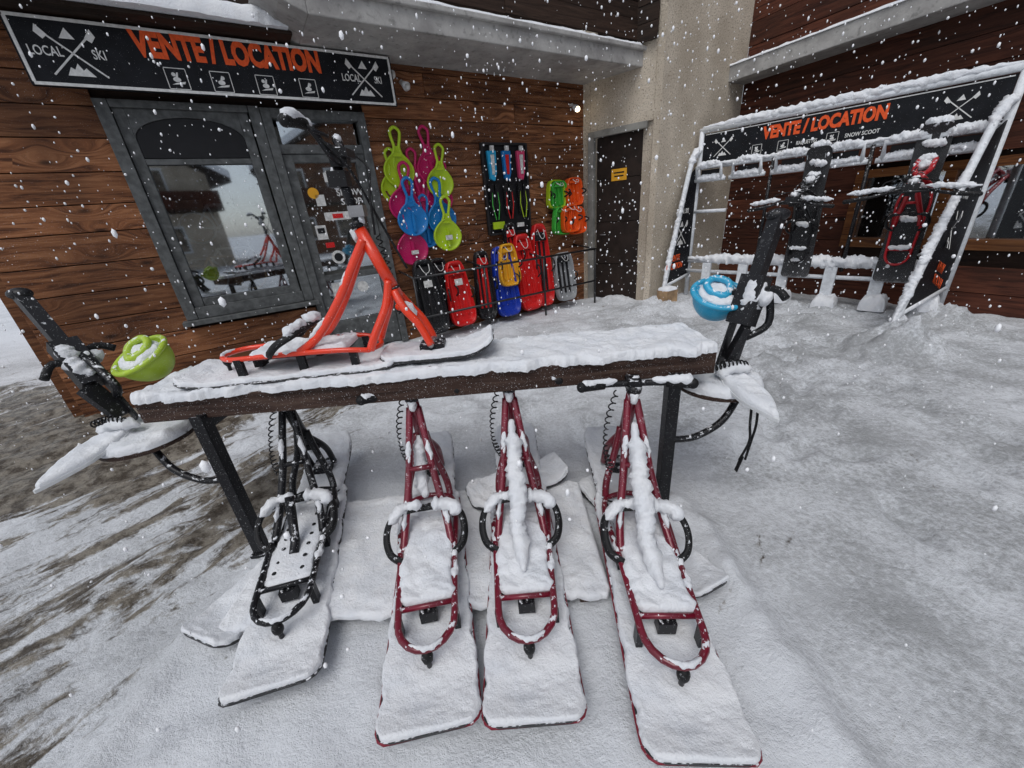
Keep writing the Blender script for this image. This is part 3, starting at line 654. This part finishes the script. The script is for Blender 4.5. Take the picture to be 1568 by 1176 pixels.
    if snowpost:
        mb.tube([(.47,0,.13),(.58,0,.15),(.90,0,.44)],.014,fm,8)
        mb.snowtube([(.42,0,.135),(.52,.0,.145),(.60,.004,.18),(.72,-.003,.29),(.84,0,.40),(.92,0,.49)],.033,nz=.42)
    elif variant==0 and snow and barz<.8: mb.snowtube([(.80,.0,.20),(.88,.01,.30),(.95,0,.44)],.026,nz=.5)
    if coil:
        P=[]
        c0=ht+V((.05,.055,.0)); c1=V((1.06,.075,.22)) if variant%2==0 else V((.86,.09,.30))
        for k in range(190):
            t=k/189; q=c0.lerp(c1,t)+V((.0,.04*sin(pi*t),-.03*sin(pi*t))); a=t*24*pi*1.2; rr_=.010+.003*sin(t*9); P.append(q+V((cos(a)*rr_,sin(a)*rr_,0)))
        mb.tube(P,.0032,'black_rubber',5)
    return make(name,mb,M)
def SM(tail,dirv,z,pitch=0.,roll=0.,S=1.):
    a=math.atan2(dirv[1],dirv[0]); return T(tail[0],tail[1],z)@RZ(a)@RY(-pitch)@RX(roll)@Matrix.Scale(S,4)
scooter('snow_scooter',SM((-1.525,1.76),(1,.03),.980,0,0,.96),'paint_orange_red',edge='board_black',barz=.97,barw=.27,variant=0,strapx=.55,lean=.045,R_=.019)
GS=1.08
scooter('snow_scooter',SM((-.945,.815),(-.273,1.146),.10,.03,0,GS),'black_metal',edge='board_black',barz=.68,variant=1,barw=.22)
scooter('snow_scooter',SM((-.355,.655),(-.137,.99),.10,.035,.015,GS),'paint_maroon',barz=.68,variant=0,barw=.20)
scooter('snow_scooter',SM((-.022,.655),(.01,1),.10,.035,-.01,GS),'paint_maroon',barz=.68,snowpost=True,variant=2,barw=.22)
scooter('snow_scooter',SM((.450,.53),(.078,.997),.10,.035,.02,GS),'paint_maroon',barz=.68,snowpost=True,variant=3,barw=.22)

# platform
mb=MB()
for k in range(4): mb.rn=k*.23; mb.box((-.49,1.20+k*.175,.085),(1.62,.165,.03),'wood_table')
for x_ in (-1.2,-.5,.25): mb.box((x_,1.46,.035),(.08,.68,.07),'wood_table')
mb.M=T(-1.32,1.46,.10); mb.loft(1.66,rw(.375,1.66,.04),.028,'snow',snow=True,nz=.014,fr=8,rim=.02,nu=110,nv=60,ey=.018); mb.M=I()
make('display_platform',mb,None,None,.004)
def loose(name,x,y,ang,L,W,z,pitch=0):
    mb=MB(); zt=lambda x:.05*max(0,(x-(L-.15))/.15)**2
    mb.loft(L,rw(W,L,.07),.014,'board_black',z0=zt); mb.M=T(.004,0,.014); mb.loft(L-.008,lambda x:rw(W,L,.07)(x)-.003,.025,'snow',z0=zt,snow=True,nz=.010,rim=.016,nu=70,nv=30,ey=.012)
    make(name,mb,T(x,y,z)@RZ(ang)@RY(-pitch))
loose('snowboard',.42,1.9,math.radians(-68),.90,.115,.07,0)
loose('snowboard',-1.12,1.66,math.radians(-112),.66,.14,.06,0)
loose('snowboard',-.30,1.72,math.radians(20),.60,.12,.145,0)

# ------------------------------------------------------------------ display table
TB=grp('display_table',(-.4,1.78,0))
mb=MB(); x0,x1=-1.72,.94
mb.rn=.3; mb.box(((x0+x1)/2,1.635,.895),(x1-x0,.035,.11),'wood_table'); mb.rn=.7; mb.box(((x0+x1)/2,1.965,.895),(x1-x0,.035,.11),'wood_table')
for k in range(3): mb.rn=.2+.2*k; mb.box(((x0+x1)/2,1.70+k*.1,.935),(x1-x0-.01,.095,.03),'wood_table')
mb.rn=.5; mb.box((x0+.015,1.80,.895),(.03,.29,.11),'wood_table'); mb.box((x1-.015,1.80,.895),(.03,.29,.11),'wood_table')
make('table_top',mb,None,TB,.004)
mb=MB()
for lx,fy in ((-1.45,1.585),(.755,1.60)):
    mb.box((lx,fy,.43),(.055,.006,.87),'black_metal'); mb.box((lx+(.027 if lx<0 else -.027),fy+.027,.43),(.006,.055,.87),'black_metal'); mb.box((lx,fy+.02,.012),(.08,.08,.02),'black_metal')
    mb.box((lx,fy+.035,.43),(.04,.006,.86),'black_metal')
    for k in range(9): mb.prism(ell(lx,.10+k*.09,.006,.006,8),fy-.0045,fy-.0031,'rail_metal')
for lx in (-1.45,.755): mb.box((lx,1.755,.80),(.03,.32,.04),'black_metal'); mb.box((lx,1.80,.832),(.05,.36,.01),'black_metal')
for sx,lx in ((-1,-1.47),(1,.775)):
    mb.tube(cr([(lx,1.61,.50),(lx+sx*.12,1.62,.50),(lx+sx*.26,1.65,.56),(lx+sx*.36,1.70,.68)],6),.017,'black_metal',8)
make('table_legs',mb,None,TB)
mb=MB(); mb.M=T(x0-.01,1.80,.945); mb.loft(x1-x0+.02,rw(.197,x1-x0+.02,.03),.040,'snow',snow=True,nz=.013,fr=10,rim=.020,nu=240,nv=46,ey=.030); make('table_snow',mb,None,TB)
for cx,cy in ((-1.88,1.76),(1.07,1.80)):
    mb=MB(); mb.M=T(cx-.20,cy,.685); disk=lambda x:math.sqrt(max(1e-4,.04-(x-.2)**2)); mb.loft(.40,disk,.02,'wood_table',nu=24,nv=10)
    mb.M=T(cx-.20,cy,.705); mb.loft(.40,lambda x:disk(x)*.99,.045,'snow',snow=True,nz=.018,fr=10,rim=.04,nu=40,nv=28,ey=.012); make('end_shelf',mb,None,TB)
# ------------------------------------------------------------------ sit-on ski sledge (seat on single ski)
def seatski(name,M,col,lean,strap=False,seatM=None,tip=(0,-1),SL=.40):
    mb=MB()
    mb.M=RZ(math.atan2(tip[1],tip[0]))
    wf=lambda x:.075*(1-max(0,(x-SL*.55)/(SL*.45))**1.4*.95)*(min(1,.6+x*4))
    zt=lambda x:-.14*max(0,(x-.05))
    mb.loft(SL,lambda x:max(.004,wf(x)),.014,'white_plastic',z0=zt,nu=24,nv=8); mb.M=mb.M@T(.003,0,.014)
    mb.loft(SL-.02,lambda x:max(.003,wf(x)-.004),.024,'snow',z0=zt,snow=True,nz=.010,rim=.02,nu=44,nv=20); mb.M=I()
    L=V(lean); a=V((0,.02,.04)); 
    side=L.cross(V((0,0,1))); side=V((0,1,0)) if side.length<.01 else side.normalized()
    for q in (-.035,.035):
        o=side*q
        mb.beam(a+o,a+o+L*.55,.055,.012,'black_plastic',up=tuple(side))
    mb.beam(a+L*.40,a+L*1.0,.055,.06,'black_plastic'); mb.beam(a+L*.30,a+L*.62,.11,.085,'black_plastic')
    mb.blob(a+L*1.0,(.055,.04,.03),'black_plastic',12,8)
    mb.tube(cr([a+L*.2+V((.05,0,0)),a+L*.3+V((.12,-.03,.0)),a+L*.5+V((.08,-.02,.0))],5),.018,'black_metal',8)
    mb.tube(cr([a+L*.5,a+L*.55+side*.10,a+L*.50+side*.16],4),.018,'black_rubber',8); mb.tube(cr([a+L*.45,a+L*.5-side*.08,a+L*.42-side*.14],4),.018,'black_rubber',8)
    mb.beam(a+L*.05,a+L*.30+V((0,-.05,0)),.09,.03,'black_plastic')
    P=[]
    for k in range(110):
        t=k/109; an=t*18*pi; P.append(a+V((-.10+.17*t,-.07,.03+.02*sin(pi*t)))+V((0,cos(an)*.016,sin(an)*.016)))
    mb.tube(P,.004,'black_rubber',5)
    mb.snowtube([a+L*.3,a+L*.45+V((0,-.03,.02)),a+L*.6],.032,lift=.3,nz=.6); mb.snowtube([a+side*.1+L*.45,a+L*.5+side*.02],.026,nz=.6)
    mb.snowtube([a+V((-.08,-.05,-.02)),a+V((0,-.07,0)),a+V((.1,-.05,-.02))],.03)
    if strap:
        for q in (0,.03): mb.tube(cr([(q+.02,-.20,-.05),(q+.01,-.23,-.16),(q*.3+.03,-.22,-.26),(q-.01,-.23,-.36)],5),.006,'black_rubber',6)
        mb.beam((.0,-.235,-.33),(-.02,-.235,-.42),.02,.005,'black_rubber')
    mb.M=seatM
    mb.blob((0,0,0),(.125,.125,-.15),col,28,10,True)
    mb.tube([(.128*cos(2*pi*k/28),.128*sin(2*pi*k/28),0) for k in range(28)],.014,col,8,True)
    mb.tube(cr([(-.05,.0,.02),(-.055,.05,.035),(0,.085,.04),(.055,.05,.035),(.05,0,.02),(0,-.045,.02)],5,True),.018,col,8,True)
    mb.M=seatM@T(-.10,0,-.01); mb.loft(.20,lambda x:math.sqrt(max(1e-4,.01-(x-.1)**2)),.03,'snow',snow=True,nz=.018,rim=.03,nu=30,nv=22); mb.M=I()
    return make(name,mb,M)
seatski('single_ski_seat_sledge',T(-1.96,1.76,.745),'pl_limes',V((-.42,.22,.64)),seatM=T(.08,.16,.34)@RX(.45)@RY(-.2),tip=(-.12,-.99),SL=.42)
seatski('single_ski_seat_sledge',T(1.10,1.78,.745),'pl_cyans',V((.21,.12,.70)),strap=True,seatM=T(.01,.19,.38)@RX(.4),tip=(.02,-1),SL=.40)

# ------------------------------------------------------------------ display stand on the right
DS=grp('bike_display_stand',(4.2,5.6,0)); LK=(V(K1)-V(K0)).length; H=2.48
SIDES=((0,.30,.9,0.),(LK,.45,1.45,-.20))
mb=MB(); r=.036
for s_ in (0,LK): mb.tube([(s_,0,0),(s_,0,H)],r,'frame_white',12)
mb.tube([(-.03,0,H),(LK+.03,0,H)],r,'frame_white',12)
mb.tube([(0,0,1.98),(LK,0,1.98)],.028,'frame_white',10)
for s_,q0,q1,sh in SIDES:
    mb.tube(cr([(s_,0,2.22),(s_+sh*q0*.7,-q0*.7,2.10),(s_+sh*q0,-q0,1.95),(s_+sh*(q0+(q1-q0)*.3),-q0-(q1-q0)*.3,1.40),(s_+sh*q1,-q1,.0)],6),r,'frame_white',12)
    mb.tube([(s_,0,.35),(s_+sh*(q1-.12),-q1+.12,.28)],.026,'frame_white',10)
for z_ in (.58,.42): mb.tube([(0,-.05,z_),(LK,-.05,z_)],.028,'frame_white',10)
for s_ in (.35,.9,1.45,2.0,2.5,2.95):
    mb.box((s_,-.10,.28),(.13,.05,.56),'frame_white')
for s_ in (.22,.75,1.3,1.85,2.4,2.85):
    mb.tube([(s_-.18,-.10,1.80),(s_-.18,-.16,1.98),(s_+.18,-.16,1.98),(s_+.18,-.10,1.80)],.028,'frame_white',8); mb.tube([(s_-.24,-.10,1.80),(s_+.24,-.10,1.80)],.028,'frame_white',8)
    mb.box((s_,-.08,1.88),(.26,.02,.12),'black_clean')
mb.tube([(0,-.02,1.35),(.5,-.02,1.35)],.026,'frame_white',8)
for s_ in (1.05,2.1): mb.tube([(s_,-.05,.5),(s_,-.05,1.98)],.022,'black_metal',8)
make('stand_frame',mb,MK,DS)
mb=MB(); mb.box((LK/2,.01,2.225),(LK-.08,.02,.42),'sign_black')
for z_ in (2.03,2.42): mb.box((LK/2,-.003,z_),(LK-.12,.005,.01),'sign_white')
logo(mb,.33,2.22,.26,0); logo(mb,2.72,2.22,.26,0)
for i,s_ in enumerate((.80,1.12,1.66)): icon(mb,s_,2.12,.12,0,i)
for s_,q0,q1,sh in SIDES:
    pts=[(0,2.05),(-q0+.05,1.90),(-q0-(q1-q0)*.3+.05,1.38),(-q1+.16,.30),(-.04,.38)]
    vs=[(s_+sh*(-a)+.006,a,b) for a,b in pts]+[(s_+sh*(-a)-.006,a,b) for a,b in pts]; n=len(pts)
    mb.add(vs,[tuple(range(n)),tuple(range(n,2*n))[::-1]]+[(i,(i+1)%n,(i+1)%n+n,i+n) for i in range(n)],'sign_black')
make('stand_banner',mb,MK,DS)
text('banner_lettering','VENTE / LOCATION',.20,MK@T(LK/2-.05,-.004,2.30),'sign_orange',DS,.72,.010,.002)
text('banner_small_text','RAQUETTES',.06,MK@T(1.39,-.004,2.12),'sign_white',DS,.7,.001,.002); text('banner_small_text','SNOW SCOOT',.06,MK@T(1.95,-.004,2.12),'sign_white',DS,.8,.001,.002)
for s_,q,sh in ((LK,-.60,-.20),(0,-.42,0)):
    Mp=MK@T(s_+sh*(-q)+.010,q,0)@RZ(pi/2+math.atan(-sh) if sh else pi/2)
    mb=MB(); logo(mb,0,1.05,.40,0); make('panel_logo',mb,Mp,DS)
    text('panel_text','VENTE\nLOCATION',.13,Mp@T(-.12,0,.62),'sign_orange',DS,.8,.003,.002)
    text('panel_text','LOCAL SKI',.10,Mp@T(.0,0,1.38),'sign_white',DS,.8,.001,.002)
mb=MB()
mb.snowtube([(0.0+LK*k/60,0,H+.03) for k in range(61)],.044,lift=.3,nz=.4,step=.022)
mb.snowtube([(LK*k/60,-.02,2.0) for k in range(61)],.028,lift=.4,nz=.5,step=.022); mb.snowtube([(LK*k/60,-.06,.60) for k in range(61)],.065,lift=.4,nz=.5,step=.022)
for s_ in (.22,.75,1.3,1.85,2.4,2.85): mb.snowtube([(s_-.18,-.16,1.99),(s_,-.16,2.0),(s_+.18,-.16,1.99)],.043,lift=.3); mb.snowtube([(s_-.22,-.10,1.82),(s_,-.1,1.82),(s_+.22,-.10,1.82)],.040,lift=.3)
for s_,q0,q1,sh in SIDES:
    mb.snowtube([(s_,-.05,2.23),(s_+sh*q0*.7,-q0*.7,2.12),(s_+sh*q0,-q0,1.98)],.045,lift=.3); 
    mb.snowtube([(s_+sh*(q0+(q1-q0)*f_),-q0-(q1-q0)*f_,z_) for f_,z_ in ((.1,1.78),(.5,1.05),(.95,.18))],.036,lift=.5,nz=.4)
for s_ in (.35,.9,1.45,2.0,2.5,2.95): mb.M=T(s_-.1,-.2,.02+.1*(s_%1)); mb.loft(.26,rw(.14,.26,.03),.18,'snow',snow=True,nz=.05,nu=20,nv=20,rim=.06,ey=.03)
mb.M=I(); make('stand_snow',mb,MK,DS)
def hangM(s_,z,S=1.,fwd=.12):
    b=MK@V((s_,-fwd,z)); return T(b.x,b.y,b.z)@Matrix(((0,-.647,-.763,0),(0,.763,-.647,0),(1,0,0,0),(0,0,0,1)))@Matrix.Scale(S,4)
def hang(s_,z,S,mat,barw):
    M_=hangM(s_,z,S); ob=scooter('snow_scooter',M_,mat,snow=0,barw=barw,barz=.86,edge='board_black',R_=.022)
    Mi=M_.inverted(); mb=MB()
    def st(pts,r): 
        mb.snowtube([M_@V(p)+V((0,0,r*.6)) for p in pts],r,lift=.3,nz=.5)
    st([(.94,-barw,.88),(.97,-.1,.84)],.022); st([(.94,barw,.88),(.97,.1,.84)],.022); st([(1.02,0,.60),(1.0,0,.8)],.03); st([(1.13,-.05,.20),(1.13,.05,.2)],.04)
    st([(1.50,-.10,.06),(1.51,.10,.06)],.04); st([(1.30,-.10,.06),(1.34,.08,.06)],.035); st([(.93,-.10,.12),(.96,0,.12),(.93,.10,.12)],.025); st([(.95,0,.5),(.99,0,.56)],.03); st([(1.2,-.07,.1),(1.2,.07,.1)],.03)
    st([(.62,-.08,.13),(.66,.08,.13)],.03); st([(.36,-.1,.12),(.36,.1,.12)],.022)
    o2=make('clinging_snow',mb); o2.parent=ob; o2.matrix_parent_inverse=Mi
hang(1.60,.42,1.06,'black_metal',.40); hang(2.62,.42,1.10,'paint_red_bike',.44)
mb=MB(); mb.box((0,0,.14),(.26,.2,.24),'warm_item'); mb.M=T(-.13,0,.255); mb.loft(.26,rw(.1,.26,.03),.05,'snow',snow=True,nz=.015,nu=10,nv=8); make('cardboard_box',mb,T(2.62,6.16,0)@RZ(.5),None,.01)

# ------------------------------------------------------------------ falling snow
ico=bmesh.new(); bmesh.ops.create_icosphere(ico,subdivisions=1,radius=1); iv=[v.co.copy() for v in ico.verts]; ifc=[[v.index for v in f.verts] for f in ico.faces]; ico.free()
mb=MB(); vs=[];fs=[];rr=random.Random(3)
for k in range(11500):
    x=rr.uniform(-5,7);y=rr.uniform(.4,7.2);z=rr.uniform(.05,4.2)
    dd=(V((x,y,z))-V((0,0,1.6))).length
    if dd<.55: continue
    r=rr.choice((.003,.004,.005,.007,.0115))*rr.uniform(.8,1.2)*(0.45+.10*y); o=len(vs); q=Matrix.Rotation(rr.uniform(0,6),3,'X')@Matrix.Rotation(rr.uniform(0,6),3,'Z')
    s3=V((rr.uniform(.7,1.1),rr.uniform(.7,1.1),rr.uniform(.9,1.9)))
    for p in iv: t=q@p; vs.append((x+t.x*r*s3.x,y+t.y*r*s3.y,z+t.z*r*s3.z))
    fs+=[[i+o for i in f] for f in ifc]
mb.add(vs,fs,'flake',True); make('falling_snow',mb)

# ------------------------------------------------------------------ light
w=bpy.data.worlds.new("World"); sc.world=w; w.use_nodes=True; nt=w.node_tree
bg=nt.nodes['Background']; sky=nt.nodes.new('ShaderNodeTexSky'); sky.sky_type='NISHITA'; sky.sun_disc=False
el,az=math.radians(58),math.radians(200)
sky.sun_elevation=el; sky.sun_rotation=az; sky.altitude=1500; sky.dust_density=4; sky.ozone_density=.6; sky.air_density=1.0
hs=nt.nodes.new('ShaderNodeHueSaturation'); hs.inputs['Saturation'].default_value=.36; nt.links.new(sky.outputs[0],hs.inputs['Color']); nt.links.new(hs.outputs[0],bg.inputs[0]); bg.inputs[1].default_value=.15
su=bpy.data.lights.new('sun','SUN'); su.energy=1.2; su.angle=math.radians(35); su.color=(1,.99,.97)
so=bpy.data.objects.new('sun',su); sc.collection.objects.link(so)
sd=V((sin(az)*cos(el),cos(az)*cos(el),sin(el))); so.rotation_euler=sd.to_track_quat('Z','Y').to_euler(); so.location=sd*20

# ------------------------------------------------------------------ camera
p=math.radians(24.1); th=math.radians(5.05)
F=V((0,cos(p),-sin(p))); U0=V((0,sin(p),cos(p))); Rr=cos(th)*V((1,0,0))-sin(th)*U0; U=sin(th)*V((1,0,0))+cos(th)*U0
cam=bpy.data.cameras.new('camera'); cam.sensor_width=36; cam.lens=36*589/1568; cam.clip_start=.02; cam.clip_end=2000
co=bpy.data.objects.new('camera',cam); sc.collection.objects.link(co)
co.matrix_world=T(0,0,1.6)@Matrix((Rr,U,-F)).transposed().to_4x4(); sc.camera=co
sc.view_settings.view_transform='Standard'; sc.view_settings.look='None'; sc.view_settings.exposure=0
